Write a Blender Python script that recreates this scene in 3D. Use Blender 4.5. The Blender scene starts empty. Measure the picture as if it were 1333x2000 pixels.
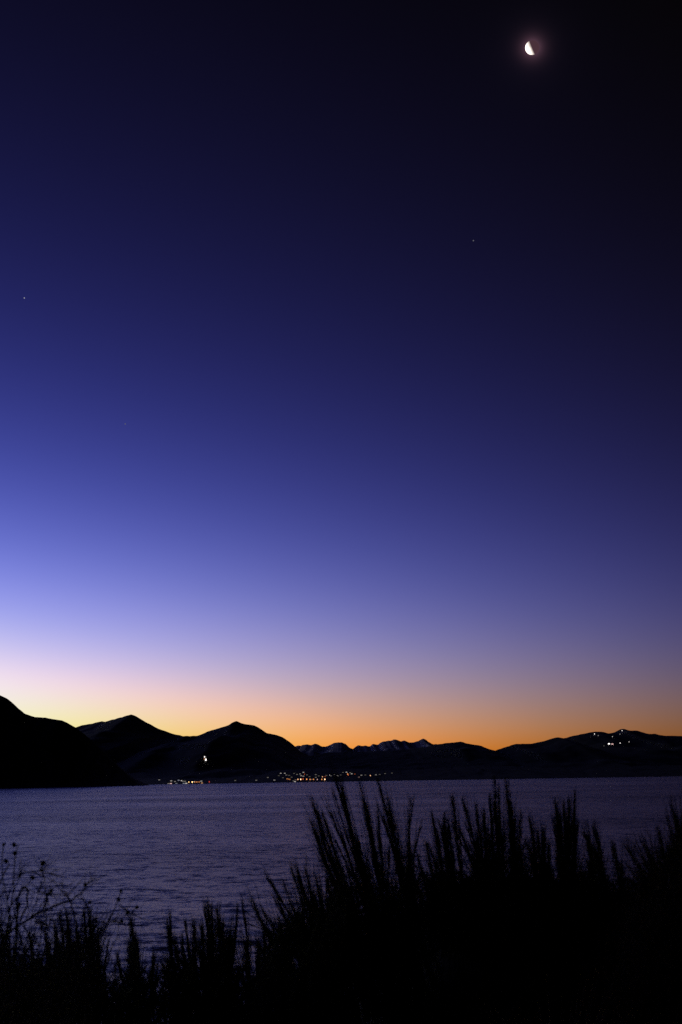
import bpy, math, random
import numpy as np
from mathutils import Vector

S = bpy.context.scene
COL = S.collection
R = math.radians

# ------------------------------------------------------------------ camera
CAM_Z = 12.0                      # eye height above the lake
FPX = 2000 * 50 / 36.0            # focal length in photo pixels (50 mm, 36 mm tall frame)
PITCH = math.atan((1519.8 - 1000) / FPX)
ROLL = R(0.85)                    # the photograph's horizon climbs to the right
cd = bpy.data.cameras.new('camera')
cam = bpy.data.objects.new('camera', cd)
COL.objects.link(cam)
S.camera = cam
cd.sensor_fit = 'VERTICAL'
cd.sensor_height = 36
cd.lens = 50
cd.clip_start = 0.1
cd.clip_end = 250000
cam.location = (0, 0, CAM_Z)
fw = Vector((0, math.cos(PITCH), math.sin(PITCH)))
up0 = Vector((0, -math.sin(PITCH), math.cos(PITCH)))
rt0 = Vector((1, 0, 0))
rt = rt0 * math.cos(ROLL) - up0 * math.sin(ROLL)      # camera leans clockwise
up = up0 * math.cos(ROLL) + rt0 * math.sin(ROLL)
from mathutils import Matrix
cam.rotation_euler = Matrix(((rt.x, up.x, -fw.x), (rt.y, up.y, -fw.y), (rt.z, up.z, -fw.z))).to_euler()
cd.dof.use_dof = True
cd.dof.focus_distance = 4000
cd.dof.aperture_fstop = 5.0
cd.dof.aperture_blades = 7


def ray(px, py):
    """direction of a photo pixel (1333 x 2000)"""
    return (fw + rt * ((px - 666.5) / FPX) + up * ((1000 - py) / FPX))


def at(px, py, Y):
    d = ray(px, py)
    k = Y / d.y
    return Vector((d.x * k, Y, CAM_Z + d.z * k))


# ------------------------------------------------------------------ sky
SUN_EL, SUN_AZ = -7.0, -45.0      # the sun has set behind the hills, out to the left
w = bpy.data.worlds.new("World")
S.world = w
w.use_nodes = True
nt = w.node_tree
bg = nt.nodes['Background']


def nmath(nt, op, a, b=None, c=None):
    n = nt.nodes.new('ShaderNodeMath')
    n.operation = op
    for i, v in enumerate((a, b, c)):
        if v is None:
            continue
        if isinstance(v, (int, float)):
            n.inputs[i].default_value = v
        else:
            nt.links.new(v, n.inputs[i])
    return n.outputs[0]


sky = nt.nodes.new('ShaderNodeTexSky')
sky.sky_type = 'NISHITA'
sky.sun_disc = False
sky.sun_elevation = R(SUN_EL)
sky.sun_rotation = R(SUN_AZ)
sky.altitude = 800
sky.air_density = 1
sky.dust_density = .3
sky.ozone_density = 1
sep = nt.nodes.new('ShaderNodeSeparateColor')
nt.links.new(sky.outputs[0], sep.inputs[0])
ch = [nmath(nt, 'MAXIMUM', nmath(nt, 'MULTIPLY', sep.outputs[i], 20.0), 1e-6) for i in range(3)]
# the cool white balance and contrast of the photograph's twilight
GRADE = ((1.032, 1.562, -.079, .047), (.824, .208, 1.327, -.051), (1.356, .158, -.311, 1.326))
comb = nt.nodes.new('ShaderNodeCombineColor')
for i, (a, b0, b1, b2) in enumerate(GRADE):
    v = nmath(nt, 'MULTIPLY', nmath(nt, 'POWER', ch[0], b0), nmath(nt, 'POWER', ch[1], b1))
    v = nmath(nt, 'MULTIPLY', v, nmath(nt, 'POWER', ch[2], b2))
    v = nmath(nt, 'SMOOTH_MIN', nmath(nt, 'MULTIPLY', v, math.exp(a)), .9, .3)
    if i == 2:      # the photograph's blue sinks faster in the darkest sky
        v = nmath(nt, 'DIVIDE', nmath(nt, 'MULTIPLY', v, v), nmath(nt, 'ADD', v, .008))
    nt.links.new(v, comb.inputs[i])
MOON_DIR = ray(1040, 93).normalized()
# the faint aureole round the moon, painted into the sky colour
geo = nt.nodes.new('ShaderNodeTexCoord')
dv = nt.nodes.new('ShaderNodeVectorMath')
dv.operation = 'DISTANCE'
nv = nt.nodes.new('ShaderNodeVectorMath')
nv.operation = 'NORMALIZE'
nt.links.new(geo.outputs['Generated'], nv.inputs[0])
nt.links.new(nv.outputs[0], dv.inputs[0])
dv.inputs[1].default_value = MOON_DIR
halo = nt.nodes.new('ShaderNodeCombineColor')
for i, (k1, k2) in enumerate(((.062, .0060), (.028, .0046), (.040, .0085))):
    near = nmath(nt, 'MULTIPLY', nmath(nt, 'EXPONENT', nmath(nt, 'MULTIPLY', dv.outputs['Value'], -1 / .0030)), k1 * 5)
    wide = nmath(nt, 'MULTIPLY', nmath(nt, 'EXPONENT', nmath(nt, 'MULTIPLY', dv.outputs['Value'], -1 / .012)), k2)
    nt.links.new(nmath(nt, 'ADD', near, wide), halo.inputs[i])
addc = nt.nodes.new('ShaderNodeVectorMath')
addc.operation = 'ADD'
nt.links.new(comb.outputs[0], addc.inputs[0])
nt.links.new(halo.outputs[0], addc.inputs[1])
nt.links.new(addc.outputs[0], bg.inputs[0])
bg.inputs[1].default_value = 0.125

sl = bpy.data.lights.new('sun', 'SUN')
sl.energy = 5
sl.angle = R(0.53)
sl.color = (1.0, 0.93, 0.85)
so = bpy.data.objects.new('sun', sl)
COL.objects.link(so)
# below the horizon the sun reaches nothing but the moon; the moon's phase says how far round it has gone
LAMP_AZ, LAMP_EL = SUN_AZ - 25, SUN_EL - 10
sun_dir = Vector((math.sin(R(LAMP_AZ)) * math.cos(R(LAMP_EL)), math.cos(R(LAMP_AZ)) * math.cos(R(LAMP_EL)), math.sin(R(LAMP_EL))))
so.rotation_euler = (-sun_dir).to_track_quat('-Z', 'Y').to_euler()
so.location = sun_dir * 200

vs = S.view_settings
vs.view_transform = 'Standard'
vs.look = 'None'
vs.gamma = 1
vs.exposure = 3.0
S.cycles.max_bounces = 6
S.cycles.use_denoising = False       # leave the fine grain of a night exposure

# ------------------------------------------------------------------ helpers


def link(o, parent=None):
    COL.objects.link(o)
    if parent is not None:
        o.parent = parent
    return o


def tag(o, label=None, cat=None, group=None, kind=None):
    for k, v in (('label', label), ('category', cat), ('group', group), ('kind', kind)):
        if v:
            o[k] = v
    return o


def np_mesh(name, V, F, mat, smooth=True):
    V = np.ascontiguousarray(V, dtype=np.float32).reshape(-1, 3)
    F = np.ascontiguousarray(F, dtype=np.int32)
    k = F.shape[1]
    me = bpy.data.meshes.new(name)
    me.vertices.add(len(V))
    me.vertices.foreach_set('co', V.ravel())
    me.loops.add(F.size)
    me.loops.foreach_set('vertex_index', F.ravel())
    me.polygons.add(len(F))
    me.polygons.foreach_set('loop_start', np.arange(0, F.size, k, dtype=np.int32))
    me.polygons.foreach_set('loop_total', np.full(len(F), k, dtype=np.int32))
    if smooth:
        me.polygons.foreach_set('use_smooth', np.ones(len(F), dtype=bool))
    me.materials.append(mat)
    me.update(calc_edges=True)
    return me


def grid_faces(n, m, wrap=False):
    i, j = np.meshgrid(np.arange(n - 1), np.arange(m if wrap else m - 1), indexing='ij')
    j2 = (j + 1) % m
    return np.stack([i * m + j, i * m + j2, (i + 1) * m + j2, (i + 1) * m + j], -1).reshape(-1, 4)


def hash2(i, j, s):
    h = np.sin(i * 127.1 + j * 311.7 + s * 74.7) * 43758.5453
    return h - np.floor(h)


def vnoise(x, y, s=0):
    xi, yi = np.floor(x), np.floor(y)
    fx, fy = x - xi, y - yi
    fx = fx * fx * (3 - 2 * fx)
    fy = fy * fy * (3 - 2 * fy)
    a = hash2(xi, yi, s) * (1 - fx) + hash2(xi + 1, yi, s) * fx
    b = hash2(xi, yi + 1, s) * (1 - fx) + hash2(xi + 1, yi + 1, s) * fx
    return (a * (1 - fy) + b * fy) * 2 - 1


def fbm(x, y, s=0, o=4):
    v, a = 0, 1.0
    for k in range(o):
        v = v + a * vnoise(x * 2 ** k + 17 * k, y * 2 ** k - 9 * k, s + k)
        a *= .5
    return v


def material(name, col, rough=.9, col2=None, scale=3.0, spec=.2):
    m = bpy.data.materials.new(name)
    m.use_nodes = True
    t = m.node_tree
    p = t.nodes['Principled BSDF']
    p.inputs['Roughness'].default_value = rough
    p.inputs['Specular IOR Level'].default_value = spec
    if col2:
        tc = t.nodes.new('ShaderNodeTexCoord')
        n = t.nodes.new('ShaderNodeTexNoise')
        n.inputs['Scale'].default_value = scale
        n.inputs['Detail'].default_value = 5
        t.links.new(tc.outputs['Object'], n.inputs['Vector'])
        r = t.nodes.new('ShaderNodeValToRGB')
        r.color_ramp.elements[0].position = .35
        r.color_ramp.elements[0].color = (*col, 1)
        r.color_ramp.elements[1].position = .65
        r.color_ramp.elements[1].color = (*col2, 1)
        t.links.new(n.outputs['Fac'], r.inputs[0])
        t.links.new(r.outputs[0], p.inputs['Base Color'])
    else:
        p.inputs['Base Color'].default_value = (*col, 1)
    return m


def mountain_material(name, snow_lo, snow_hi):
    """dark forest and rock, with snow from a given height upwards"""
    m = material(name, (.030, .036, .026))
    t = m.node_tree
    p = t.nodes['Principled BSDF']
    g = t.nodes.new('ShaderNodeNewGeometry')
    n = t.nodes.new('ShaderNodeTexNoise')
    n.inputs['Scale'].default_value = .0045
    n.inputs['Detail'].default_value = 8
    n.inputs['Roughness'].default_value = .65
    t.links.new(g.outputs['Position'], n.inputs['Vector'])
    sx = t.nodes.new('ShaderNodeSeparateXYZ')
    t.links.new(g.outputs['Position'], sx.inputs[0])
    rng = snow_hi - snow_lo
    h = nmath(t, 'ADD', sx.outputs[2], nmath(t, 'MULTIPLY', nmath(t, 'SUBTRACT', n.outputs['Fac'], .5), rng * 1.0))
    mr = t.nodes.new('ShaderNodeMapRange')
    mr.inputs['From Min'].default_value = snow_lo
    mr.inputs['From Max'].default_value = snow_hi
    t.links.new(h, mr.inputs['Value'])
    r = t.nodes.new('ShaderNodeValToRGB')
    r.color_ramp.elements[0].color = (.028, .034, .024, 1)
    r.color_ramp.elements[1].color = (.62, .63, .66, 1)
    e = r.color_ramp.elements.new(.45)
    e.color = (.06, .058, .055, 1)
    t.links.new(mr.outputs[0], r.inputs[0])
    t.links.new(r.outputs[0], p.inputs['Base Color'])
    return m


# ------------------------------------------------------------------ water and ground sheet
def build_lake():
    fine = np.radians(np.linspace(-22, 22, 480))
    coarse = np.radians(np.linspace(22, 338, 50)[1:-1])
    th = np.concatenate([fine, coarse])
    r = np.concatenate([np.geomspace(24, 2400, 700), np.geomspace(2400, 90000, 24)[1:]])
    dr = np.gradient(r)
    dth = np.gradient(th)
    RR, TH = np.meshgrid(r, th, indexing='ij')
    X, Y = RR * np.sin(TH), RR * np.cos(TH)
    DR = np.repeat(dr[:, None], len(th), 1)
    DT = RR * dth[None, :]
    rng = np.random.default_rng(7)
    Z = np.zeros_like(X)
    un = np.zeros_like(X)
    n = 46
    lam = np.geomspace(.7, 7.0, n)
    slope = .128 * np.sqrt(2.0 / n)
    for L in lam:
        a = rng.normal(R(14), R(34))
        kx, ky = np.sin(a) * 2 * np.pi / L, np.cos(a) * 2 * np.pi / L
        kr = np.abs(kx * np.sin(TH) + ky * np.cos(TH)) * DR
        kt = np.abs(kx * np.cos(TH) - ky * np.sin(TH)) * DT
        res = np.clip(1.6 - np.maximum(kr, kt), 0, 1)
        s = slope * (.65 + .35 * (L < 4))
        Z += res * s * L / (2 * np.pi) * np.cos(kx * X + ky * Y + rng.uniform(0, 6.28))
        un += (1 - res ** 2) * s * s / 2
    V = np.stack([X, Y, Z], -1)
    m = bpy.data.materials.new('lake_water')
    m.use_nodes = True
    t = m.node_tree
    p = t.nodes['Principled BSDF']
    p.inputs['Base Color'].default_value = (.004, .008, .018, 1)
    p.inputs['Roughness'].default_value = .12
    p.inputs['IOR'].default_value = 1.333
    g = t.nodes.new('ShaderNodeNewGeometry')
    at_ = t.nodes.new('ShaderNodeAttribute')
    at_.attribute_name = 'ripple'
    mp = t.nodes.new('ShaderNodeMapping')
    mp.inputs['Scale'].default_value = (1.0, 1.25, 1)
    t.links.new(g.outputs['Position'], mp.inputs[0])
    vm = None
    for sc_, wgt in ((.22, .7), (.8, .9), (3.0, .7)):
        nz = t.nodes.new('ShaderNodeTexNoise')
        nz.noise_dimensions = '3D'
        nz.inputs['Scale'].default_value = sc_
        nz.inputs['Detail'].default_value = 2
        t.links.new(mp.outputs[0], nz.inputs['Vector'])
        sb = t.nodes.new('ShaderNodeVectorMath')
        sb.operation = 'SUBTRACT'
        t.links.new(nz.outputs['Color'], sb.inputs[0])
        sb.inputs[1].default_value = (.5, .5, .5)
        ml = t.nodes.new('ShaderNodeVectorMath')
        ml.operation = 'MULTIPLY'
        t.links.new(sb.outputs[0], ml.inputs[0])
        ml.inputs[1].default_value = (wgt * 4.5, wgt * 4.5, 0)
        if vm is None:
            vm = ml.outputs[0]
        else:
            ad = t.nodes.new('ShaderNodeVectorMath')
            ad.operation = 'ADD'
            t.links.new(vm, ad.inputs[0])
            t.links.new(ml.outputs[0], ad.inputs[1])
            vm = ad.outputs[0]
    # gusts: wind roughens some patches of the lake more than others
    mg = t.nodes.new('ShaderNodeMapping')
    mg.inputs['Scale'].default_value = (.004, .0075, 1)
    t.links.new(g.outputs['Position'], mg.inputs[0])
    ng = t.nodes.new('ShaderNodeTexNoise')
    ng.inputs['Scale'].default_value = 1
    ng.inputs['Detail'].default_value = 5
    t.links.new(mg.outputs[0], ng.inputs['Vector'])
    gust = nmath(t, 'MULTIPLY_ADD', ng.outputs['Fac'], 1.15, .40)
    k = nmath(t, 'MULTIPLY', at_.outputs['Fac'], gust)
    sc = t.nodes.new('ShaderNodeVectorMath')
    sc.operation = 'SCALE'
    t.links.new(vm, sc.inputs[0])
    t.links.new(k, sc.inputs['Scale'])
    ad = t.nodes.new('ShaderNodeVectorMath')
    ad.operation = 'ADD'
    t.links.new(g.outputs['Normal'], ad.inputs[0])
    t.links.new(sc.outputs[0], ad.inputs[1])
    no = t.nodes.new('ShaderNodeVectorMath')
    no.operation = 'NORMALIZE'
    t.links.new(ad.outputs[0], no.inputs[0])
    t.links.new(no.outputs[0], p.inputs['Normal'])
    # slopes too fine for the mesh widen the gloss: alpha is their rms slope
    t.links.new(nmath(t, 'SQRT', k), p.inputs['Roughness'])
    me = np_mesh('lake', V, grid_faces(len(r), len(th), True)[:, ::-1], m)
    aa = me.attributes.new('ripple', 'FLOAT', 'POINT')
    aa.data.foreach_set('value', np.sqrt(un + .035 ** 2).astype(np.float32).ravel())
    o = link(bpy.data.objects.new('lake', me))
    tag(o, 'wind-rippled dark purple lake reaching to the far shore', kind='structure')


build_lake()

soil = material('soil', (.035, .028, .02), col2=(.055, .045, .032), scale=.8)
a = np.radians(np.arange(0, 360, 5))
V = np.concatenate([[[0, 0, -6]], np.stack([np.sin(a) * 95000, np.cos(a) * 95000, np.full(len(a), -6.0)], -1)])
F = np.array([[0, (i + 1) % len(a) + 1, i + 1] for i in range(len(a))])
tag(link(bpy.data.objects.new('ground', np_mesh('ground', V, F, soil))), 'lake bed and ground sheet under the lake', kind='structure')


# ------------------------------------------------------------------ the hills across the lake
class Hill:
    def __init__(s, name, label, prof, D, foot, back, mat, rough_px=.8, wob=250, seed=0, spur=.3, pw=1.25, step=2.4, foot_z=-4):
        s.seed, s.spur, s.pw, s.foot_z = seed, spur, pw, foot_z
        prof = sorted(prof)
        us = np.arange(prof[0][0], prof[-1][0] + .01, step)
        py = np.interp(us, [p[0] for p in prof], [p[1] for p in prof])
        # soften the corners a little, then roughen
        k = np.array([.25, .5, .25])
        py[1:-1] = np.convolve(py, k, 'same')[1:-1]
        py = py - fbm(us / 14.0, us * 0 + seed, seed, 4) * rough_px
        Dc = D + fbm(us / 90.0, us * 0 + 3.3, seed + 5, 3) * wob
        P = np.array([at(u, v, d) for u, v, d in zip(us, py, Dc)])
        s.xs, s.ds, s.zs = P[:, 0], P[:, 1], P[:, 2]
        f = foot if callable(foot) else (lambda x: foot + 0 * x)
        s.fs = np.array(f(us)) + fbm(us / 60.0, us * 0 + 9.1, seed + 11, 4) * 60
        s.back = back
        nf, nb = 66, 8
        t = np.concatenate([np.linspace(0, 1, nf), 1 + np.linspace(0, 1, nb)[1:]])
        X = np.repeat(s.xs[None, :], len(t), 0)
        T = np.repeat(t[:, None], len(us), 1)
        Y = np.where(T <= 1, s.fs + (s.ds - s.fs) * T, s.ds + back * (T - 1))
        Z = s.height(X, Y)
        me = np_mesh(name, np.stack([X, Y, Z], -1), grid_faces(len(t), len(us)), mat)
        tag(link(bpy.data.objects.new(name, me)), label, kind='structure')

    def height(s, X, Y):
        X, Y = np.asarray(X, float), np.asarray(Y, float)
        D = np.interp(X, s.xs, s.ds)
        f = np.interp(X, s.xs, s.fs)
        zc = np.interp(X, s.xs, s.zs)
        tf = np.clip((Y - f) / (D - f), 0, 1)
        tb = np.clip((Y - D) / s.back, 0, 1)
        z0 = s.foot_z
        sc = (D - f) * .22
        sp = fbm(X / sc, Y / sc * .7, s.seed + 21, 5)
        rg_ = 1 - np.abs(fbm(X / sc * 2.3, Y / sc * 1.1, s.seed + 41, 5))
        base = tf ** s.pw * (1 + s.spur * (sp + .5 * (rg_ - .6)) * (1 - tf) * 1.6)
        zf = z0 + (zc - z0) * np.minimum(base, .985 * tf + .015)
        return np.where(Y <= D, zf, z0 + (zc - z0) * (1 - tb ** 1.2))


m_forest = mountain_material('forest_hill', 5000, 6000)
m_peak = mountain_material('snow_dusted_mountain', 420, 800)
m_far = mountain_material('snowy_range', 120, 420)
m_ski = mountain_material('ski_mountain', 170, 420)

hill_left = Hill('hill', 'steep black wooded hill running down into the lake', [
    (-700, 1300), (-420, 1290), (-250, 1310), (-120, 1335), (-40, 1350), (0, 1358), (12, 1363), (25, 1372), (38, 1384), (50, 1394), (62, 1399), (75, 1400),
    (95, 1402), (110, 1405), (125, 1408), (137, 1415), (150, 1421), (170, 1437), (190, 1455), (215, 1480), (240, 1505), (262, 1526), (275, 1535), (290, 1540)],
    3900, lambda u: np.interp(u, [-700, 0, 275], [2500, 2900, 3500]), 420, m_forest, .9, 120, 1, .25)
mt_two = Hill('mountain', 'dark mountain with one pointed snow dusted summit', [
    (-60, 1470), (60, 1452), (120, 1432), (150, 1421), (165, 1416), (185, 1412), (200, 1408), (206, 1410), (220, 1406), (240, 1400), (257, 1396),
    (266, 1399), (275, 1405), (285, 1411), (297, 1416), (310, 1423), (325, 1429), (340, 1434), (355, 1437), (372, 1440), (400, 1452), (450, 1490), (490, 1524)],
    9600, 5300, 3000, m_peak, .9, 350, 2)
mt_three = Hill('mountain', 'dark mountain with a small pointed cap and long right shoulder', [
    (270, 1500), (330, 1448), (360, 1438), (385, 1437), (405, 1430), (425, 1423), (440, 1419), (452, 1412), (462, 1408), (475, 1413), (497, 1416), (510, 1423),
    (522, 1432), (540, 1435), (552, 1440), (562, 1446), (575, 1457), (590, 1469), (610, 1478), (650, 1496), (690, 1516), (710, 1526)],
    9000, 5300, 3000, m_peak, .8, 350, 3)
Hill('mountain_range', 'far jagged range of snowy peaks behind the town', [
    (480, 1500), (540, 1470), (575, 1457), (585, 1455), (600, 1452), (608, 1455), (615, 1454), (625, 1458), (635, 1460), (645, 1456), (655, 1452), (668, 1450),
    (675, 1453), (682, 1458), (690, 1461), (700, 1457), (712, 1455), (722, 1456), (730, 1451), (738, 1452), (745, 1448), (757, 1447), (770, 1446), (780, 1448),
    (790, 1447), (800, 1450), (808, 1448), (818, 1447), (827, 1442), (835, 1448), (848, 1454), (870, 1458), (920, 1475), (960, 1500)],
    24000, 14000, 6000, m_far, 2.0, 700, 4, .5, 1.1, 1.2)
Hill('hill', 'low dark wooded ridge behind the lit town', [
    (540, 1508), (580, 1488), (610, 1478), (640, 1470), (670, 1469), (700, 1468), (730, 1466), (760, 1466), (800, 1463), (830, 1459), (848, 1455), (870, 1452), (890, 1449),
    (900, 1448), (920, 1453), (940, 1456), (955, 1462), (968, 1466), (990, 1474), (1040, 1492), (1090, 1515)],
    8800, 5700, 3000, m_forest, .8, 300, 5)
Hill('hill', 'low dark ridge sloping up towards the ski mountain', [
    (880, 1510), (930, 1482), (955, 1470), (968, 1466), (980, 1461), (1000, 1455), (1020, 1453), (1040, 1452), (1055, 1449), (1065, 1446), (1078, 1443), (1090, 1440),
    (1105, 1443), (1130, 1450), (1170, 1464), (1230, 1485), (1300, 1505), (1340, 1514)],
    8400, 5700, 3000, m_forest, .8, 300, 6)
mt_ski = Hill('mountain', 'broad snow dusted ski mountain with lit runs', [
    (1000, 1500), (1050, 1462), (1090, 1444), (1105, 1441), (1130, 1436), (1150, 1432), (1162, 1430), (1175, 1429), (1188, 1432), (1197, 1431), (1205, 1428), (1212, 1424),
    (1220, 1424), (1230, 1427), (1238, 1427), (1245, 1426), (1258, 1431), (1268, 1434), (1280, 1433), (1300, 1437), (1333, 1438), (1380, 1446), (1500, 1452), (1700, 1480), (1850, 1500)],
    10500, 6500, 3500, m_ski, .8, 300, 7)
shore = Hill('shore', 'low dark wooded far shore along the lake', [
    (230, 1523), (300, 1517), (360, 1514), (420, 1516), (470, 1514), (520, 1508), (560, 1503), (620, 1501), (680, 1501), (730, 1504), (790, 1504), (860, 1500),
    (930, 1496), (1000, 1497), (1080, 1500), (1150, 1499), (1230, 1497), (1333, 1494), (1450, 1490), (1700, 1488), (1900, 1490)],
    6300, lambda u: np.interp(u, [230, 300, 480, 667, 1333, 1900], [4300, 4400, 4750, 5000, 5300, 5500]), 900, m_forest, 1.0, 150, 8, .15, 1.0)

# ------------------------------------------------------------------ moon and stars
def ico(name, mat, sub, r):
    import bmesh
    bm = bmesh.new()
    bmesh.ops.create_icosphere(bm, subdivisions=sub, radius=r)
    for f in bm.faces:
        f.smooth = True
    me = bpy.data.meshes.new(name)
    bm.to_mesh(me)
    bm.free()
    me.materials.append(mat)
    return me


m_moon = material('moon_dust', (.30, .29, .28), .95, (.20, .195, .19), .004, 0)
pm = m_moon.node_tree.nodes['Principled BSDF']      # faint pink glow added over the whole sphere, standing in for earthshine
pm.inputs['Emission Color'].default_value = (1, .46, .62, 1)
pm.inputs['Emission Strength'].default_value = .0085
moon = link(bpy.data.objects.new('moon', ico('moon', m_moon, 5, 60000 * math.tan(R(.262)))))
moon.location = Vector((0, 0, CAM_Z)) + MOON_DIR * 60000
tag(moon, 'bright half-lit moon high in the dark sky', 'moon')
m_star = bpy.data.materials.new('starlight')
m_star.use_nodes = True
t = m_star.node_tree
t.nodes.clear()
e = t.nodes.new('ShaderNodeEmission')
oi = t.nodes.new('ShaderNodeObjectInfo')
t.links.new(oi.outputs['Color'], e.inputs[0])
t.links.new(nmath(t, 'MULTIPLY', oi.outputs['Alpha'], 1.0), e.inputs[1])
ou = t.nodes.new('ShaderNodeOutputMaterial')
t.links.new(e.outputs[0], ou.inputs[0])
star_me = ico('star', m_star, 2, 26)
for px, py, st, lb in ((48, 582, .045, 'bright star in the blue sky high over the pointed mountain'),
                       (925, 470, .018, 'small star in the dark sky below the moon'),
                       (245, 828, .016, 'faint star closest above the mountains')):
    o = link(bpy.data.objects.new('star', star_me))
    o.location = Vector((0, 0, CAM_Z)) + ray(px, py).normalized() * 60000
    o.color = (.85, .85, 1, st)
    tag(o, lb, 'star')

# ------------------------------------------------------------------ lights of the towns
m_glow = bpy.data.materials.new('lit_lamp')
m_glow.use_nodes = True
t = m_glow.node_tree
t.nodes.clear()
e = t.nodes.new('ShaderNodeEmission')
oi = t.nodes.new('ShaderNodeObjectInfo')
t.links.new(oi.outputs['Color'], e.inputs[0])
t.links.new(oi.outputs['Alpha'], e.inputs[1])
ou = t.nodes.new('ShaderNodeOutputMaterial')
t.links.new(e.outputs[0], ou.inputs[0])
m_glow.cycles.emission_sampling = 'NONE'
m_star.cycles.emission_sampling = 'NONE'
m_wall = material('plaster_wall', (.25, .22, .19), .9, (.3, .27, .23), .5)
m_roof = material('roof_sheet', (.06, .05, .05), .7, (.09, .07, .06), .5)
m_steel = material('painted_steel', (.2, .2, .2), .5)


def boxes_mesh(name, mat, lst):
    V, F = [], []
    for (x0, x1, y0, y1, z0, z1) in lst:
        b = len(V)
        V += [(x, y, z) for z in (z0, z1) for y in (y0, y1) for x in (x0, x1)]
        F += [(b, b + 2, b + 3, b + 1), (b + 4, b + 5, b + 7, b + 6), (b, b + 1, b + 5, b + 4), (b + 2, b + 6, b + 7, b + 3), (b, b + 4, b + 6, b + 2), (b + 1, b + 3, b + 7, b + 5)]
    return np_mesh(name, V, F, mat, False)


def prism_mesh(name, mat, hw, hd, z0, z1):
    V = [(-hw, -hd, z0), (hw, -hd, z0), (hw, hd, z0), (-hw, hd, z0), (-hw, 0, z1), (hw, 0, z1)]
    me = bpy.data.meshes.new(name)
    me.from_pydata(V, [], [(0, 3, 2, 1), (0, 1, 5, 4), (2, 3, 4, 5), (1, 2, 5), (3, 0, 4)])
    me.materials.append(mat)
    return me


ME = {}
for kind, k in (('small', 1.0), ('lodge', 2.0)):
    ME[kind] = dict(
        wall=boxes_mesh('wall', m_wall, [(-2.9 * k, 2.9 * k, -4 * k, 4 * k, -3, 4.2 * k)]),
        roof=prism_mesh('roof', m_roof, 3.2 * k, 4.6 * k, 4.2 * k + .003, 7.2 * k),
        window=boxes_mesh('window', m_glow, [(-1.0 * k, 1.0 * k, -.06, .06, -1.5 * k, 1.5 * k)]),
        door=boxes_mesh('door', m_roof, [(-.55 * k, .55 * k, -.06, .06, 0, 2.2 * k)]))
n = 8
aa = np.arange(n) / n * 2 * np.pi
pole_v = np.concatenate([np.stack([np.cos(aa) * rr, np.sin(aa) * rr, np.full(n, z)], -1) for rr, z in ((.35, -2), (.16, 1.0))])
ME['pole'] = np_mesh('pole', pole_v, grid_faces(2, n, True), m_steel)


def child(name, me, parent, loc=(0, 0, 0), color=None):
    o = link(bpy.data.objects.new(name, me), parent)
    o.location = loc
    if color:
        o.color = color
    return o


def spot(px, py, lift, hill):
    """ground point on a slope below a lamp seen at a pixel: walk out along the sight line"""
    d = ray(px, py)
    ylo, yhi = 4000.0, 14000.0
    Y = np.arange(ylo, yhi, 4.0)
    xs, zs = d.x / d.y * Y, CAM_Z + d.z / d.y * Y
    h = hill.height(xs, Y)
    f = np.interp(xs, hill.xs, hill.fs)
    ok = (zs - lift <= h) & (Y > f + 25) & (h > .4)
    i = int(np.argmax(ok)) if ok.any() else int(np.argmax(h > .6))
    return Vector((xs[i], Y[i], max(h[i], .6)))


PLACED = []


def clear_spot(p, half, hill):
    """slide along the slope until nothing already stands there"""
    for dx in (0, 2, -2, 4, -4, 6, -6, 8, -8, 11, -11, 14, -14):
        if all(abs(p.x + dx - q.x) > half + h or abs(p.y - q.y) > 9 + half for q, h in PLACED):
            break
    p = Vector((p.x + dx, p.y, max(float(hill.height(p.x + dx, p.y)), .5)))
    PLACED.append((p, half))
    return p


COLS = dict(w=(1, .92, .88), y=(1, .58, .22), o=(1, .36, .11), p=(1, .52, .27), r=(1, .10, .08), b=(.75, .8, 1), k=(1, .62, .6), d=(1, .20, .07))


def house(px, py, c, st, hill, label, group=None, kind='small', cat='house'):
    k = 1.0 if kind == 'small' else 2.0
    p = clear_spot(spot(px, py, 2.2 * k, hill), 3.3 * k, hill)
    r_ = link(bpy.data.objects.new('house' if kind == 'small' else 'lodge', None))
    r_.location = p
    r_.rotation_euler.z = math.atan2(-p.x, p.y) * 1.0
    r_.empty_display_size = 4
    tag(r_, label, cat, group)
    child('wall', ME[kind]['wall'], r_)
    child('roof', ME[kind]['roof'], r_)
    col = (*COLS[c], st)
    for x in (-1.7 * k, 1.7 * k):
        child('window', ME[kind]['window'], r_, (x, -4 * k - .03, 2.2 * k), col)
    child('door', ME[kind]['door'], r_, (0, -4 * k - .03, 0))


lamp_cache = {}


def mast(px, py, c, st, hill, label, group=None, wd=3.0, ht=4.0, name='floodlight', cat='floodlight'):
    lift = 4.0 + ht / 2
    p = clear_spot(spot(px, py, lift, hill), wd / 2 + .2, hill)
    r_ = link(bpy.data.objects.new(name, None))
    r_.location = p
    r_.rotation_euler.z = math.atan2(-p.x, p.y)
    tag(r_, label, cat, group)
    po = child('pole', ME['pole'], r_)
    po.scale = (1, 1, 4.0)
    key = (wd, ht)
    if key not in lamp_cache:
        lamp_cache[key] = (boxes_mesh('lamp_panel', m_glow, [(-wd / 2, wd / 2, -.15, .15, -ht / 2, ht / 2)]),
                           boxes_mesh('lamp_housing', m_steel, [(-wd / 2 - .15, wd / 2 + .15, .153, .55, -ht / 2 - .15, ht / 2 + .15)]))
    child('lamp_panel', lamp_cache[key][0], r_, (0, -.5, lift), (*COLS[c], st))
    child('lamp_housing', lamp_cache[key][1], r_, (0, -.5, lift))


# strengths are eighths, the exposure adds three stops
DIM, MED, BRT, MAX = .022, .07, .18, .45


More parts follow.
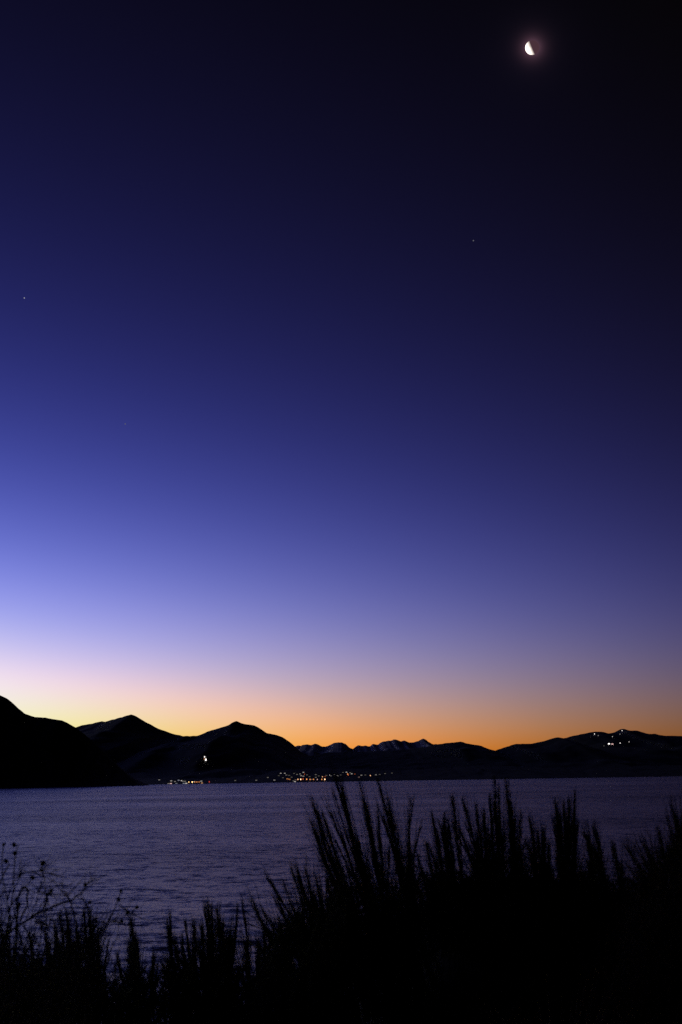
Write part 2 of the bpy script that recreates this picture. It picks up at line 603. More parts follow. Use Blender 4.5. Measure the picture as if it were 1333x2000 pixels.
def describe(px, py, c, st, town):
    a_ = 'faint' if st < DIM * .9 else ('dim' if st < MED * .55 else 'clear')
    b_ = dict(w='white', k='pinkish', b='bluish', p='peach')[c]
    if town:
        w_ = ('at the mountain end of the far town' if px < 545 else 'along the thin straggling end of the far town' if px > 700 else
              'high on the slope of the far town' if py < 1512.2 else 'down by the shore of the far town' if py > 1520 else 'midway up the slope of the far town')
    else:
        w_ = ('alone on the dark shore between the two towns' if px > 420 else 'on the waterline of the small lakeside village' if py > 1529 else
              'past the orange lights of the small lakeside village' if px > 392 else 'set back above the small lakeside village')
    return '%s %s-lit house %s' % (a_, b_, w_)


VG = 'dim lit houses of the lakeside village'
for px, py, c, s in ((311.5, 1523.2, 'w', DIM), (335, 1525.1, 'w', DIM * 1.8), (329.7, 1530.9, 'w', DIM), (342.2, 1526.5, 'w', DIM), (349.3, 1524, 'b', DIM * 1.6),
                     (355.3, 1524.6, 'w', MED), (357.7, 1525.8, 'w', DIM), (362, 1526, 'w', DIM), (345, 1531.4, 'b', DIM), (359.3, 1531.4, 'b', DIM * 1.6),
                     (364.4, 1530.9, 'w', MED), (380.1, 1526.7, 'w', MED * .7), (393.7, 1525.8, 'w', DIM * 2), (395, 1529.6, 'p', MED * .8), (460, 1524.5, 'w', DIM * .5), (501, 1524, 'w', DIM * .7)):
    house(px, py, c, s * 1.5, shore, describe(px, py, c, s, False), VG)
house(332, 1531.7, 'k', BRT * .7, shore, 'pink lit house at the dim end of the lakeside village')
for px, py, c, s in ((369.3, 1529, 'y', BRT), (375.9, 1530.9, 'y', MAX), (381, 1529.8, 'o', BRT * .5), (385, 1529.3, 'o', BRT * .5), (389.3, 1530, 'o', BRT * .4)):
    lb = 'brightest yellow' if s == MAX else 'yellow' if c == 'y' else 'orange'
    mast(px, py, c, s, shore, lb + ' floodlight in the row of the small lakeside village', 'orange lights of the lakeside village')
mast(409.2, 1530.7, 'r', BRT * .5, shore, 'single red light past the end of the lakeside village', None, 2.5, 3.5, 'beacon', 'beacon')
for px, py, c, s, wd, ht, lb in ((400.1, 1478.4, 'w', BRT, 5, 6, 'upper and smaller of the two white lights high on the dark mountainside'),
                                 (402.4, 1484.1, 'w', BRT * 1.5, 6, 9, 'lower and brighter of the two white lights high on the dark mountainside'),
                                 (399.6, 1482.6, 'o', DIM * 2, 4, 6, 'dim orange light beside the two white lights on the mountainside')):
    mast(px, py, c, s, mt_three, lb, None, wd, ht)
TG = 'dim lit houses of the far town'
for px, py, c, s in ((523.5, 1518.5, 'w', DIM), (536.3, 1523.7, 'w', MED * .6), (548.8, 1510.3, 'w', MED * .8), (556.6, 1510.3, 'w', MED * .8), (559.8, 1513.9, 'w', DIM), (565.4, 1514.4, 'w', DIM * .7),
                     (574.9, 1510.5, 'w', DIM * .7), (580.7, 1512.6, 'w', DIM), (586.6, 1511.7, 'w', DIM * 1.5), (593.1, 1508.5, 'w', MED), (588.8, 1515.1, 'w', MED * .6), (593.1, 1516.1, 'w', MED * .6),
                     (573.9, 1525.1, 'w', DIM), (576.6, 1526.9, 'w', MED), (577.8, 1523.2, 'k', DIM), (609.5, 1522.2, 'k', DIM), (617.1, 1512.9, 'w', DIM), (617.3, 1518.3, 'w', DIM),
                     (645.2, 1513.8, 'w', MED), (646.9, 1515.3, 'w', DIM), (653, 1513, 'w', DIM), (660.1, 1515, 'w', MED * .6), (670.3, 1508.6, 'w', DIM * .7), (677.2, 1508.2, 'w', MED), (687.4, 1511.4, 'w', MED),
                     (684.5, 1509.3, 'w', DIM), (706.3, 1514.2, 'w', MED * .6), (734.6, 1513.4, 'w', MED * .5), (752.6, 1510.8, 'w', DIM * .7), (766, 1510, 'w', DIM * .5), (742, 1512.6, 'w', DIM * .7),
                     (701.4, 1517.9, 'k', DIM * 1.3), (600, 1513.5, 'w', DIM * .6), (605, 1517, 'w', DIM * .6), (638, 1514.5, 'w', DIM * .7), (666, 1513.5, 'w', DIM * .6), (714, 1513.6, 'w', DIM * .6), (553, 1519, 'w', DIM * .6),
                     (545, 1515, 'w', DIM * .5), (570, 1518, 'w', DIM * .7), (623, 1515.5, 'w', DIM * .6)):
    house(px, py, c, s, shore, describe(px, py, c, s, True), TG)
for px, py, c, s in ((561.2, 1521.2, 'o', BRT * .35), (564, 1521.8, 'o', BRT * .3), (566.6, 1522.2, 'o', BRT * .3), (582.4, 1522.2, 'p', BRT), (587.8, 1522.2, 'p', MAX), (592.4, 1521.7, 'd', BRT * .5), (599.5, 1522, 'o', BRT), (606.1, 1522.4, 'o', BRT * .7),
                     (612.9, 1522.2, 'o', BRT * .6), (620.2, 1522.4, 'k', MED), (629, 1522.2, 'o', BRT * .7), (634.9, 1522.2, 'p', MAX)):
    lb = dict(p='bright peach', o='orange', d='deep red orange', k='dim pinkish')[c]
    if c == 'p' and s < MAX:
        lb = 'medium bright peach'
    if c == 'o':
        lb = 'dim orange' if s < BRT * .4 else 'full orange' if s == BRT else 'orange'
    mast(px, py, c, s, shore, lb + ' floodlight in the row along the shore of the far town', 'orange lights along the far town shore')
for px, py, c, s, lb in ((595.2, 1512, 'd', DIM * 2, 'dim red lamp among the white houses of the far town'),
                         (630.2, 1517.1, 'p', MED * 1.5, 'peach lamp just above the brightest orange shore lights'),
                         (635.4, 1516.8, 'd', DIM * 1.5, 'dim red lamp beside the peach lamp above the shore lights'),
                         (679.5, 1511.9, 'o', BRT, 'bright orange lamp on the upper slope of the far town'),
                         (680.8, 1513.6, 'd', BRT * .5, 'red orange lamp just below the bright one on the upper slope'),
                         (693.6, 1511.9, 'd', DIM * 1.5, 'dim red lamp on the thin end of the far town'),
                         (723.9, 1514.7, 'p', BRT, 'lone bright peach lamp near the thin end of the far town')):
    mast(px, py, c, s, shore, lb, None, 3.0, 3.5, 'street_lamp', 'street lamp')
house(1190, 1452.8, 'w', MAX, mt_ski, 'brightest and widest lit lodge on the ski mountain', None, 'lodge', 'lodge')
house(1196.5, 1453.4, 'k', BRT, mt_ski, 'lodge close beside the brightest lodge on the ski mountain', None, 'lodge', 'lodge')
for px, py, c, s, lb in ((1161.6, 1433.6, 'w', BRT * 1.2, 'white floodlight alone on the ridge of the ski mountain'),
                         (1168.8, 1436.7, 'w', DIM * 1.4, 'faint floodlight just below the ridge light of the ski mountain'),
                         (1196.7, 1438.8, 'w', MED, 'white floodlight on the slope below the saddle of the ski mountain'),
                         (1211.3, 1433.9, 'w', DIM * 1.5, 'faint floodlight just under the summit light of the ski mountain'),
                         (1215.5, 1427.0, 'w', BRT, 'white floodlight at the summit of the ski mountain'),
                         (1211.7, 1451.4, 'w', BRT, 'white floodlight on the slope straight below the summit light'),
                         (1229.2, 1448.9, 'w', MED, 'white floodlight farthest along the slope of the ski mountain'),
                         (1180, 1456.8, 'w', DIM * .6, 'very faint floodlight lowest on the ski mountain')):
    mast(px, py, c, s, mt_ski, lb, 'floodlights of the ski mountain', 4.5, 5.5)

# ------------------------------------------------------------------ the bank the camera stands on
def bank_z(x, y):
    x, y = np.asarray(x, float), np.asarray(y, float)
    lip = 10.62 + .22 / (1 + np.exp(-np.clip(x - .2, -9, 9) * 3)) + .10 * fbm(x * .7, y * .7, 31, 3)
    lip = lip + .62 * np.exp(-np.abs((x - .78) / .82) ** 3.2) + .35 * np.exp(-((x - 2.2) / .5) ** 2)
    near = 10.35 + (lip - 10.35) * np.clip((y - 3) / 5.0, 0, 1) ** 1.5
    drop = np.clip(y - 8.3, 0, 60)
    z = near - drop ** 1.25 * .42
    back = 10.35 + np.clip(-y, 0, 300) * .03
    return np.where(y < 0, back, z) - np.clip(np.abs(x) - 60, 0, 400) * .004


ys = np.concatenate([np.linspace(-250, -5, 20), np.linspace(-4, 24, 113), np.linspace(25, 40, 8)])
xs = np.concatenate([np.linspace(-400, -14, 30), np.linspace(-13, 13, 157), np.linspace(14, 400, 30)])
YY, XX = np.meshgrid(ys, xs, indexing='ij')
V = np.stack([XX, YY, np.maximum(bank_z(XX, YY), -5)], -1)
tag(link(bpy.data.objects.new('bank', np_mesh('bank', V, grid_faces(len(ys), len(xs)), soil))), 'dark earth bank above the lake', kind='structure')


# ------------------------------------------------------------------ plants
def tubes(P, Rr, sides=3):
    """P (n,k,3) centre lines, Rr (n,k) radii -> verts, quads"""
    n, k = P.shape[:2]
    T = np.gradient(P, axis=1)
    T /= np.linalg.norm(T, axis=2, keepdims=True) + 1e-9
    ref = np.zeros_like(T)
    ref[..., 1] = 1.0
    ref[np.abs(T[..., 1]) > .9] = (1, 0, 0)
    A = np.cross(T, ref)
    A /= np.linalg.norm(A, axis=2, keepdims=True) + 1e-9
    B = np.cross(T, A)
    ang = np.arange(sides) / sides * 2 * np.pi
    V = P[:, :, None, :] + Rr[:, :, None, None] * (A[:, :, None, :] * np.cos(ang)[None, None, :, None] + B[:, :, None, :] * np.sin(ang)[None, None, :, None])
    f = grid_faces(k, sides, True)
    F = (f[None] + (np.arange(n) * k * sides)[:, None, None]).reshape(-1, 4)
    return V.reshape(-1, 3), F


def join(parts):
    Vs, Fs, b = [], [], 0
    for v, f in parts:
        Vs.append(v)
        Fs.append(f + b)
        b += len(v)
    return np.concatenate(Vs), np.concatenate(Fs)


def spline(pts, n):
    """smooth resample of a polyline"""
    pts = np.array(pts, float)
    d = np.concatenate([[0], np.cumsum(np.linalg.norm(np.diff(pts, axis=0), axis=1))])
    s = np.linspace(0, d[-1], n)
    Q = np.stack([np.interp(s, d, pts[:, i]) for i in range(3)], -1)
    for _ in range(max(1, n // 8)):
        Q[1:-1] = Q[1:-1] * .5 + (Q[:-2] + Q[2:]) * .25
    return Q


RG = np.random.default_rng(11)


def side_twigs(Q, n, length, spread, s0=.15, s1=.97, rad=.0013, seg=5, taper=.55):
    """fine ascending shoots along a stem, bending back towards its direction"""
    m = len(Q)
    s = s0 + (s1 - s0) * RG.random(n)
    idx = s * (m - 1)
    i = np.minimum(idx.astype(int), m - 2)
    fr = (idx - i)[:, None]
    P0 = Q[i] * (1 - fr) + Q[i + 1] * fr
    T = Q[i + 1] - Q[i]
    T /= np.linalg.norm(T, axis=1, keepdims=True) + 1e-9
    D = RG.normal(size=(n, 3))
    D -= (D * T).sum(1, keepdims=True) * T
    D /= np.linalg.norm(D, axis=1, keepdims=True) + 1e-9
    L = (length * (1 - taper * s) * RG.uniform(.45, 1.15, n))[:, None]
    rem = (1 - s) * np.linalg.norm(np.diff(Q, axis=0), axis=1).sum()
    L = np.minimum(L, (rem * 1.08 + .02 + .04 * RG.random(n))[:, None])
    sp = (spread * RG.uniform(.3, 1.2, n))[:, None]
    tt = np.linspace(0, 1, seg)
    P = np.zeros((n, seg, 3))
    for j, t_ in enumerate(tt):
        P[:, j] = P0 + T * L * t_ + D * L * sp * (t_ - .38 * t_ * t_)
    P[:, :, :] += RG.normal(0, .0025, (n, seg, 3)) * tt[None, :, None]
    Rr = np.repeat((rad * RG.uniform(.7, 1.3, n))[:, None], seg, 1) * (1 - .7 * tt)[None]
    return P, Rr


m_broom = material('broom_stems', (.030, .036, .018), .8, (.05, .05, .028), 30)
m_bark = material('bark', (.045, .036, .03), .85, (.07, .055, .045), 40)
m_hip = material('dried_rosehip', (.05, .018, .012), .6, (.08, .03, .015), 60)
m_straw = material('straw', (.30, .23, .13), .8, (.22, .17, .09), 20)
m_grass = material('bank_grass', (.035, .038, .02), .85, (.06, .055, .03), 8)


def plume_geo(pts, Y, base, dens=1.0, width=1.0, dy=0.0):
    """pts: pixels from tip downwards, then on to the plant's foot"""
    W = [at(px, py, Y + dy * (1 - i / max(1, len(pts) - 1))) for i, (px, py) in enumerate(pts)]
    W = [np.array(v) for v in W][::-1]
    b = np.array(base)
    mid = W[0] * .55 + b * .45
    mid[0] = W[0][0] * .7 + b[0] * .3
    Q = spline([b, mid] + W, 26)
    r = np.linspace(.0070, .0021, len(Q))
    parts = [tubes(Q[None], r[None], 5)]
    ln = np.linalg.norm(Q[-1] - Q[8])
    wd = width * RG.uniform(.6, 1.5)
    P, Rr = side_twigs(Q, int(58 * dens), .66 * ln ** .5, .085 * wd, .15, .93, .0019, 6, .45)
    parts.append(tubes(P, Rr))
    P2, R2 = side_twigs(Q, int(50 * dens), .38 * ln ** .5, .10 * wd, .20, .985, .0016)
    parts.append(tubes(P2, R2))
    P4, R4 = side_twigs(Q, int(14 * dens), .66 * ln ** .5, .15 * wd, .15, .7, .0014, 6, .2)
    parts.append(tubes(P4, R4))
    # second order shoots
    k = RG.integers(0, len(P), int(60 * dens))
    for q in k[:14]:
        p3, r3 = side_twigs(P[q], 5, .07, .25, .2, .9, .0009, 3)
        parts.append(tubes(p3, r3))
    return join(parts)


FILL = 1.55


def shrub(name, label, cat, Y, foot_px, plumes, span, topline, fill, group=None, lean=0.0, mat=None, dens=1.0, width=1.0, spread=.22, foot_w=.22):
    """a broom-like shrub: traced main plumes as parts plus a thicket of fine shoots"""
    mat = mat or m_broom
    fx = at(foot_px, 1950, Y).x
    base = Vector((fx, Y, float(bank_z(fx, Y)) - .02))
    root = link(bpy.data.objects.new(name, None))
    root.location = base
    root.empty_display_size = .3
    tag(root, label, cat, group)
    b0 = np.array(base)
    for pl in plumes:
        o_ = RG.normal(0, 1, 3) * np.array([foot_w * .5, .12, 0])
        v, f = plume_geo(pl, Y, b0 + o_, dens, width, RG.uniform(-.25, .25))
        child('plume', np_mesh('plume', v - b0, f, mat), root)
        for _ in range(2):
            dx, dt, bd = RG.normal(0, 13), RG.uniform(20, 110), RG.normal(0, 5)
            q_ = [(u + dx * (1 - i / len(pl)) + bd * (1 - i / len(pl)) ** 2, v_ + dt * (1 - i / len(pl))) for i, (u, v_) in enumerate(pl)]
            v, f = plume_geo(q_, Y, b0 + o_ + RG.normal(0, .05, 3) * (1, 1, 0), dens * RG.uniform(.3, .6), width * RG.uniform(.8, 1.6), RG.uniform(-.3, .3))
            child('plume', np_mesh('plume', v - b0, f, mat), root)
    # thicket
    fill = int(fill * FILL)
    parts = []
    tx = [p[0] for p in topline]
    ty = [p[1] for p in topline]
    px = RG.uniform(span[0], span[1], fill)
    py = np.interp(px, tx, ty) + np.abs(RG.normal(0, 1, fill)) * 55 - 22 + RG.normal(0, 14, fill)
    for u, v in zip(px, py):
        y_ = Y + RG.normal(0, .28)
        tip = np.array(at(u, v, y_))
        o_ = b0 + RG.normal(0, 1, 3) * np.array([foot_w, .18, 0])
        o_[0] += (tip[0] - o_[0]) * RG.uniform(.15, .5)
        mid = (tip + o_) / 2
        mid[2] += .06
        mid[0] += lean * .05 + (o_[0] - tip[0]) * .12
        Q = spline([o_, mid, tip], 12)
        parts.append(tubes(Q[None], np.linspace(.0045, .0016, 12)[None], 3))
        P, Rr = side_twigs(Q, 16, .24, spread * width, .25, .97, .0024, 4)
        parts.append(tubes(P, Rr))
        P, Rr = side_twigs(Q, 12, .14, spread * 2.2 * width, .3, .98, .0020, 4)
        parts.append(tubes(P, Rr))
    v, f = join(parts)
    th = child('twigs', np_mesh('twigs', v - b0, f, mat), root)
    th['kind'] = 'stuff'
    return root


TOP = [(380, 1925), (430, 1915), (480, 1900), (500, 1875), (540, 1820), (600, 1775), (650, 1755), (700, 1745), (740, 1735), (800, 1725), (860, 1712), (900, 1705), (960, 1705), (1000, 1722), (1040, 1752),
       (1090, 1750), (1140, 1735), (1180, 1745), (1210, 1770), (1240, 1735), (1280, 1690), (1333, 1640), (1400, 1610)]
shrub('broom_shrub', 'broom shrub with tallest plumes leaning away from the ski mountain', 'shrub', 7.0, 770, [
    [(612, 1572), (628, 1625), (648, 1690), (680, 1765), (705, 1830)], [(622, 1585), (640, 1650), (662, 1715), (690, 1790)], [(634, 1600), (655, 1670), (680, 1740), (700, 1800)],
    [(657, 1530), (672, 1575), (690, 1640), (708, 1715), (730, 1800)], [(668, 1536), (680, 1590), (696, 1650), (720, 1730), (742, 1820)],
    [(706, 1540), (716, 1590), (728, 1660), (742, 1740), (760, 1830)], [(720, 1590), (730, 1650), (742, 1720), (760, 1800)], [(742, 1536), (757, 1588), (774, 1650), (788, 1720), (800, 1800)],
    [(740, 1598), (744, 1650), (750, 1720), (765, 1800)], [(762, 1575), (770, 1625), (783, 1690), (798, 1760)], [(806, 1576), (800, 1620), (800, 1680), (806, 1760)], [(690, 1640), (705, 1700), (722, 1770)]],
    (640, 830), TOP, 95, lean=-1)
shrub('broom_shrub', 'low broom skirt fanning out over the lake beside the tallest plumes', 'shrub', 6.7, 650, [
    [(529, 1726), (548, 1755), (572, 1795), (605, 1860)], [(560, 1738), (575, 1780), (600, 1840)], [(573, 1710), (588, 1755), (610, 1820)], [(583, 1703), (600, 1760), (622, 1830)],
    [(600, 1712), (612, 1760), (632, 1830)], [(618, 1718), (630, 1770), (645, 1840)], [(497, 1768), (512, 1805), (545, 1870)], [(520, 1790), (540, 1830), (570, 1890)], [(545, 1760), (565, 1810), (595, 1870)], [(640, 1725), (650, 1780), (660, 1850)]],
    (500, 690), TOP, 110, lean=-1, spread=.3)
shrub('broom_shrub', 'dense upright broom shrub topped by one thick dark plume', 'shrub', 7.3, 945, [
    [(847, 1604), (855, 1650), (864, 1710), (880, 1800)], [(869, 1608), (873, 1660), (882, 1730)], [(876, 1612), (884, 1670), (894, 1740)], [(886, 1572), (892, 1625), (900, 1690), (912, 1780)],
    [(909, 1578), (922, 1622), (934, 1670), (945, 1740)], [(932, 1586), (938, 1635), (948, 1700)], [(945, 1600), (950, 1660), (958, 1740)], [(958, 1572), (962, 1640), (966, 1740)],
    [(967, 1536), (970, 1595), (974, 1670), (978, 1770)], [(974, 1550), (978, 1620), (983, 1700)], [(990, 1542), (996, 1595), (1001, 1660), (1005, 1750)], [(1000, 1590), (1004, 1660), (1008, 1740)], [(1016, 1668), (1020, 1710), (1024, 1780)],
    [(836, 1660), (846, 1710), (862, 1780)], [(818, 1680), (832, 1730), (850, 1800)]],
    (815, 1030), TOP, 120)
shrub('broom_shrub', 'broom shrub with two blunt upright brushes standing apart', 'shrub', 7.1, 1090, [
    [(1036, 1612), (1044, 1655), (1050, 1720), (1058, 1800)], [(1050, 1628), (1055, 1690), (1062, 1780)], [(1063, 1634), (1064, 1690), (1068, 1780)], [(1072, 1660), (1074, 1720), (1078, 1790)],
    [(1087, 1578), (1093, 1630), (1098, 1700), (1102, 1790)], [(1102, 1582), (1104, 1640), (1106, 1710), (1108, 1790)], [(1112, 1575), (1112, 1650), (1112, 1740)], [(1122, 1562), (1121, 1630), (1119, 1700), (1116, 1790)], [(1095, 1610), (1098, 1680), (1103, 1760)]],
    (1020, 1145), TOP, 75, width=.9)
shrub('broom_shrub', 'thin drooping broom beside the two blunt brushes', 'shrub', 7.5, 1185, [
    [(1140, 1632), (1152, 1650), (1160, 1700), (1165, 1780)], [(1162, 1630), (1172, 1660), (1180, 1710), (1192, 1780)], [(1150, 1655), (1157, 1705), (1165, 1770)], [(1199, 1662), (1206, 1700), (1212, 1750), (1215, 1800)], [(1215, 1715), (1212, 1760), (1210, 1810)]],
    (1135, 1235), TOP, 60, width=1.5, spread=.35)
shrub('leafless_shrub', 'tangled leafless shrub filling the far end of the bank', 'shrub', 6.2, 1345, [
    [(1228, 1660), (1250, 1695), (1280, 1745), (1310, 1820)], [(1240, 1650), (1262, 1690), (1292, 1750)], [(1262, 1655), (1280, 1700), (1305, 1770)], [(1290, 1638), (1302, 1690), (1320, 1760)],
    [(1314, 1582), (1325, 1630), (1335, 1700), (1345, 1800)], [(1325, 1600), (1334, 1660), (1345, 1740)], [(1345, 1560), (1350, 1630), (1352, 1720)], [(1224, 1690), (1250, 1725), (1285, 1780)], [(1375, 1570), (1370, 1660), (1365, 1760)], [(1400, 1600), (1385, 1680), (1370, 1780)]],
    (1225, 1450), TOP, 150, width=2.2, spread=.5, mat=m_bark, foot_w=.3)
TOPL = [(-60, 1890), (0, 1880), (60, 1885), (110, 1862), (160, 1868), (190, 1900), (230, 1930), (260, 1905), (300, 1915), (340, 1880), (380, 1885), (420, 1875), (450, 1895), (480, 1925), (540, 1930)]
shrub('broom_shrub', 'small broom with a broad bristling brush near the lake gap', 'shrub', 7.6, 400, [
    [(400, 1778), (406, 1825), (412, 1880), (416, 1940)], [(407, 1776), (410, 1830), (415, 1890)], [(414, 1782), (416, 1840), (420, 1900)], [(424, 1784), (430, 1830), (430, 1900)], [(334, 1800), (336, 1840), (340, 1900)], [(330, 1812), (334, 1860), (338, 1920)],
    [(364, 1814), (368, 1855), (375, 1910)], [(381, 1812), (382, 1860), (384, 1920)], [(395, 1820), (398, 1870), (402, 1930)], [(436, 1815), (438, 1860), (438, 1920)], [(357, 1840), (360, 1890), (366, 1940)], [(348, 1850), (350, 1890), (356, 1940)]],
    (310, 450), TOPL, 75)
shrub('broom_shrub', 'single pointed broom tuft standing alone before the water', 'shrub', 7.8, 265, [
    [(257, 1800), (260, 1840), (264, 1900), (268, 1960)], [(262, 1838), (266, 1880), (270, 1950)], [(254, 1850), (258, 1900), (262, 1960)], [(270, 1845), (271, 1890), (272, 1950)], [(300, 1870), (298, 1910), (292, 1960)], [(232, 1880), (240, 1920), (250, 1970)]],
    (215, 310), TOPL, 45)
shrub('broom_shrub', 'sparse broom stalks between the bristling brush and the low skirt', 'shrub', 7.4, 480, [
    [(475, 1772), (480, 1810), (486, 1860), (488, 1930)], [(463, 1786), (460, 1830), (455, 1880), (452, 1940)], [(460, 1830), (456, 1880), (452, 1950)], [(448, 1835), (448, 1880), (448, 1940)], [(515, 1820), (518, 1870), (516, 1940)], [(505, 1850), (506, 1890), (505, 1950)]],
    (440, 545), [(440, 1920), (480, 1940), (500, 1910), (545, 1880)], 50)
shrub('broom_shrub', 'bushy broom tufts growing through the rosehip branches', 'shrub', 7.2, 140, [
    [(118, 1795), (124, 1840), (132, 1900)], [(132, 1800), (136, 1850), (140, 1920)], [(165, 1792), (168, 1840), (170, 1910)], [(178, 1800), (180, 1850), (180, 1920)], [(150, 1815), (152, 1860), (154, 1930)], [(190, 1830), (192, 1880), (190, 1940)],
    [(90, 1830), (96, 1880), (104, 1940)], [(60, 1840), (68, 1890), (80, 1950)], [(108, 1820), (114, 1870), (120, 1930)]],
    (70, 205), TOPL, 80)
shrub('broom_shrub', 'low broom thicket under the rosehip at the end of the bank', 'shrub', 6.6, 10, [
    [(30, 1850), (28, 1890), (24, 1950)], [(8, 1835), (8, 1880), (6, 1950)], [(48, 1860), (44, 1900), (36, 1960)], [(-20, 1830), (-16, 1890), (-8, 1960)]],
    (-80, 90), TOPL, 90, spread=.35)

# rosehip bush
YR = 5.4
fx = at(20, 1950, YR).x
rb = Vector((fx, YR, float(bank_z(fx, YR)) - .02))
rose = link(bpy.data.objects.new('rosehip_bush', None))
rose.location = rb
tag(rose, 'bare rosehip bush with dried hips overhanging the water', 'bush')
rb0 = np.array(rb)
BR = [
    ([(0, 1819), (28, 1813), (51, 1802), (81, 1779), (96, 1770), (120, 1761), (138, 1759)], .0046, .0030, True),
    ([(138, 1759), (163, 1742), (167, 1731), (174, 1723), (189, 1717)], .0028, .0014, False),
    ([(138, 1759), (124, 1740), (119, 1722)], .0026, .0013, False),
    ([(138, 1759), (141, 1777), (150, 1798), (152, 1822), (150, 1880)], .0024, .0030, False),
    ([(15, 1785), (24, 1755), (32, 1736), (37, 1714), (19, 1687), (30, 1669), (36, 1650)], .0036, .0016, True),
    ([(-6, 1725), (11, 1695), (19, 1687)], .0026, .0018, True),
    ([(38, 1712), (54, 1725), (73, 1742), (60, 1755), (49, 1770), (40, 1800)], .0026, .0030, True),
    ([(41, 1704), (69, 1701), (98, 1706), (112, 1697)], .0020, .0010, False),
    ([(37, 1714), (41, 1704)], .0022, .0020, False),
    ([(73, 1742), (88, 1721), (80, 1700), (83, 1688)], .0022, .0012, False),
    ([(88, 1732), (92, 1750), (96, 1768)], .0020, .0020, False),
    ([(180, 1890), (188, 1841), (206, 1819), (211, 1800), (217, 1785), (232, 1766), (237, 1740)], .0032, .0015, True),
    ([(211, 1801), (189, 1800), (174, 1779), (171, 1768), (176, 1761)], .0024, .0013, False),
    ([(211, 1801), (225, 1799), (238, 1799)], .0022, .0012, False),
    ([(232, 1768), (247, 1778), (252, 1785), (268, 1772)], .0020, .0010, False),
    ([(66, 1798), (81, 1806), (96, 1807)], .0018, .0010, False),
    ([(20, 1775), (10, 1740), (2, 1700), (6, 1668), (8, 1649)], .0030, .0014, True),
    ([(60, 1790), (84, 1800), (110, 1796), (122, 1806)], .0016, .0009, False),
    ([(73, 1742), (95, 1745), (101, 1738)], .0016, .0010, False),
    ([(45, 1806), (60, 1830), (80, 1850)], .0024, .0014, False),
    ([(0, 1790), (18, 1768), (34, 1752), (52, 1738), (64, 1716)], .0024, .0012, True),
    ([(152, 1822), (172, 1812), (189, 1800)], .0018, .0016, False),
]
for pts, r0, r1, root_ in BR:
    dy = RG.uniform(-.05, .05)
    W = [np.array(at(u, v, YR)) for u, v in pts]
    if root_ :
        m_ = W[0] * .5 + rb0 * .5
        W = [rb0 + RG.normal(0, .03, 3), m_] + W
    Q = spline(W, 40 if root_ else 18)
    Q[1:-1] += RG.normal(0, .0025, (len(Q) - 2, 3))
    parts = [tubes(Q[None], np.linspace(r0 * (1.5 if root_ else 1.3), r1 * 1.35, len(Q))[None], 5)]
    P, Rr = side_twigs(Q, 7 if not root_ else 14, .17, .8, .45 if root_ else .1, .9, .0019, 6)
    parts.append(tubes(P, Rr))
    # thorns
    P, Rr = side_twigs(Q, 16, .013, 1.6, .3, .98, .0011, 3)
    parts.append(tubes(P, Rr))
    v, f = join(parts)
    child('branch', np_mesh('branch', v - rb0, f, m_bark), rose)
hv = ico('rosehip', m_hip, 2, .0078)
for vtx in hv.vertices:
    z = vtx.co.z
    vtx.co.z = z * 1.25
    vtx.co.x *= 1 - .25 * max(0, z / .0078)
    vtx.co.y *= 1 - .25 * max(0, z / .0078)
for u, v in ((8, 1649), (28, 1650), (30, 1666), (12, 1682), (83, 1688), (101, 1740), (176, 1762), (167, 1728), (237, 1740), (268, 1772), (38, 1766), (34, 1772), (232, 1757), (250, 1782), (20, 1790), (189, 1838), (64, 1714), (85, 1685), (238, 1799), (98, 1745)):
    h = child('rosehip', hv, rose, at(u, v, YR) - rb)
    h.rotation_euler = (RG.uniform(-1.2, 1.2), RG.uniform(-1.2, 1.2), RG.uniform(0, 6))
    s_ = RG.uniform(.8, 1.15)
    h.scale = (s_, s_, s_)
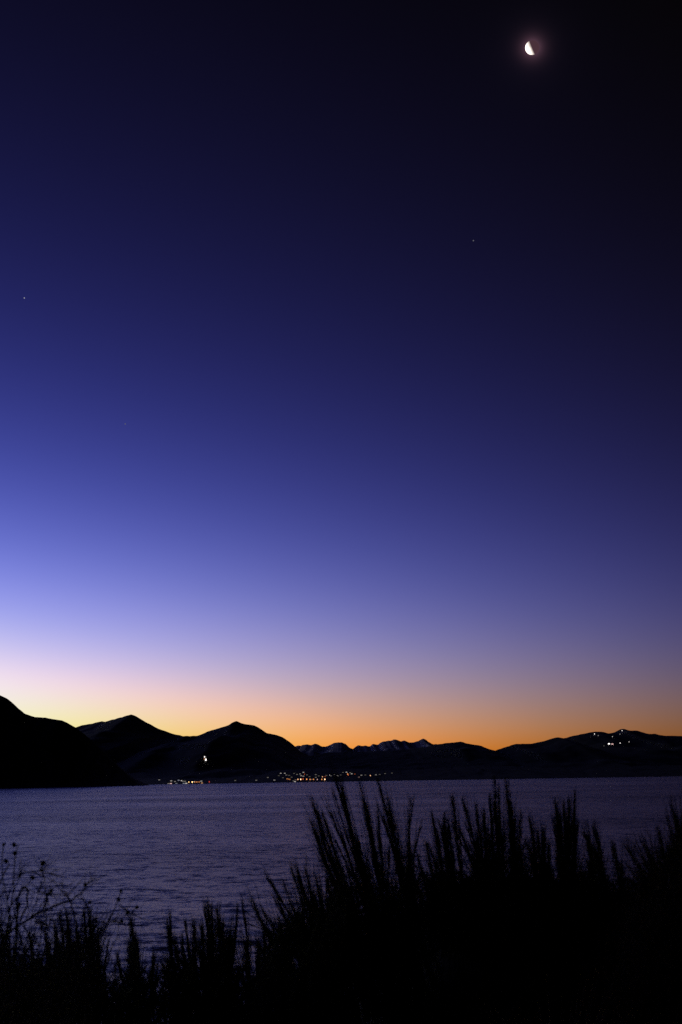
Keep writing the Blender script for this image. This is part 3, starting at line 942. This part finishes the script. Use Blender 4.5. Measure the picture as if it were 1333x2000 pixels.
# twig tangle of the bush
parts = []
for q in range(130):
    tu = RG.uniform(-60, 240)
    tip = np.array(at(tu, RG.uniform(1725 + max(0, tu) * .22, 1880), YR + RG.normal(0, .3)))
    o_ = rb0 + RG.normal(0, 1, 3) * np.array([.12, .12, 0])
    md = (tip + o_) / 2 + RG.normal(0, .08, 3)
    md[2] += .08
    Q = spline([o_, md, tip], 14)
    parts.append(tubes(Q[None], np.linspace(.0032, .0013, 14)[None], 4))
    P, Rr = side_twigs(Q, 8, .16, .8, .35, .95, .0014, 5)
    parts.append(tubes(P, Rr))
v, f = join(parts)
tw = child('twigs', np_mesh('twigs', v - rb0, f, m_bark), rose)
tw['kind'] = 'stuff'

# arching dry grass low on the bank
for i, (px, Y, n_, lb) in enumerate(((1290, 5.0, 60, 'dry straw tussock arching below the tangled leafless shrub'), (1080, 5.3, 50, 'dry straw tussock arching below the two blunt brushes'), (520, 5.6, 40, 'dry straw tussock low before the sparse broom stalks'))):
    gx = at(px, 1950, Y).x
    b0 = np.array((gx, Y, float(bank_z(gx, Y)) - .02))
    n = n_ * 3
    az = RG.uniform(0, 6.283, n)
    L = RG.uniform(.35, .75, n)
    out = RG.uniform(.15, .6, n)
    P = np.zeros((n, 8, 3))
    for j in range(8):
        t_ = j / 7
        P[:, j, 0] = b0[0] + np.cos(az) * (.05 + out * L * t_ ** 1.5)
        P[:, j, 1] = b0[1] + np.sin(az) * (.05 + out * L * t_ ** 1.5)
        P[:, j, 2] = b0[2] + L * (t_ - .45 * out * t_ ** 2.5)
    v, f = tubes(P, np.repeat(np.linspace(.0022, .0006, 8)[None], n, 0))
    o = link(bpy.data.objects.new('dry_grass', np_mesh('dry_grass', v - b0, f, m_straw)))
    o.location = b0
    tag(o, lb, 'grass')

# short grass over the lip of the bank
n = 8000
gx = RG.uniform(-3.6, 3.6, n)
gy = RG.uniform(4.2, 9.6, n)
gz = bank_z(gx, gy) - .01
L = RG.uniform(.12, .34, n)
az = RG.uniform(0, 6.283, n)
ou_ = RG.uniform(.1, .7, n)
P = np.zeros((n, 4, 3))
for j in range(4):
    t_ = j / 3
    P[:, j, 0] = gx + np.cos(az) * ou_ * L * t_ ** 1.6
    P[:, j, 1] = gy + np.sin(az) * ou_ * L * t_ ** 1.6
    P[:, j, 2] = gz + L * (t_ - .3 * ou_ * t_ ** 2)
v, f = tubes(P, np.repeat(np.array([.0026, .0022, .0015, .0004])[None], n, 0))
tag(link(bpy.data.objects.new('grass', np_mesh('grass', v, f, m_grass))), 'short dark grass covering the lip of the bank', 'grass', kind='stuff')
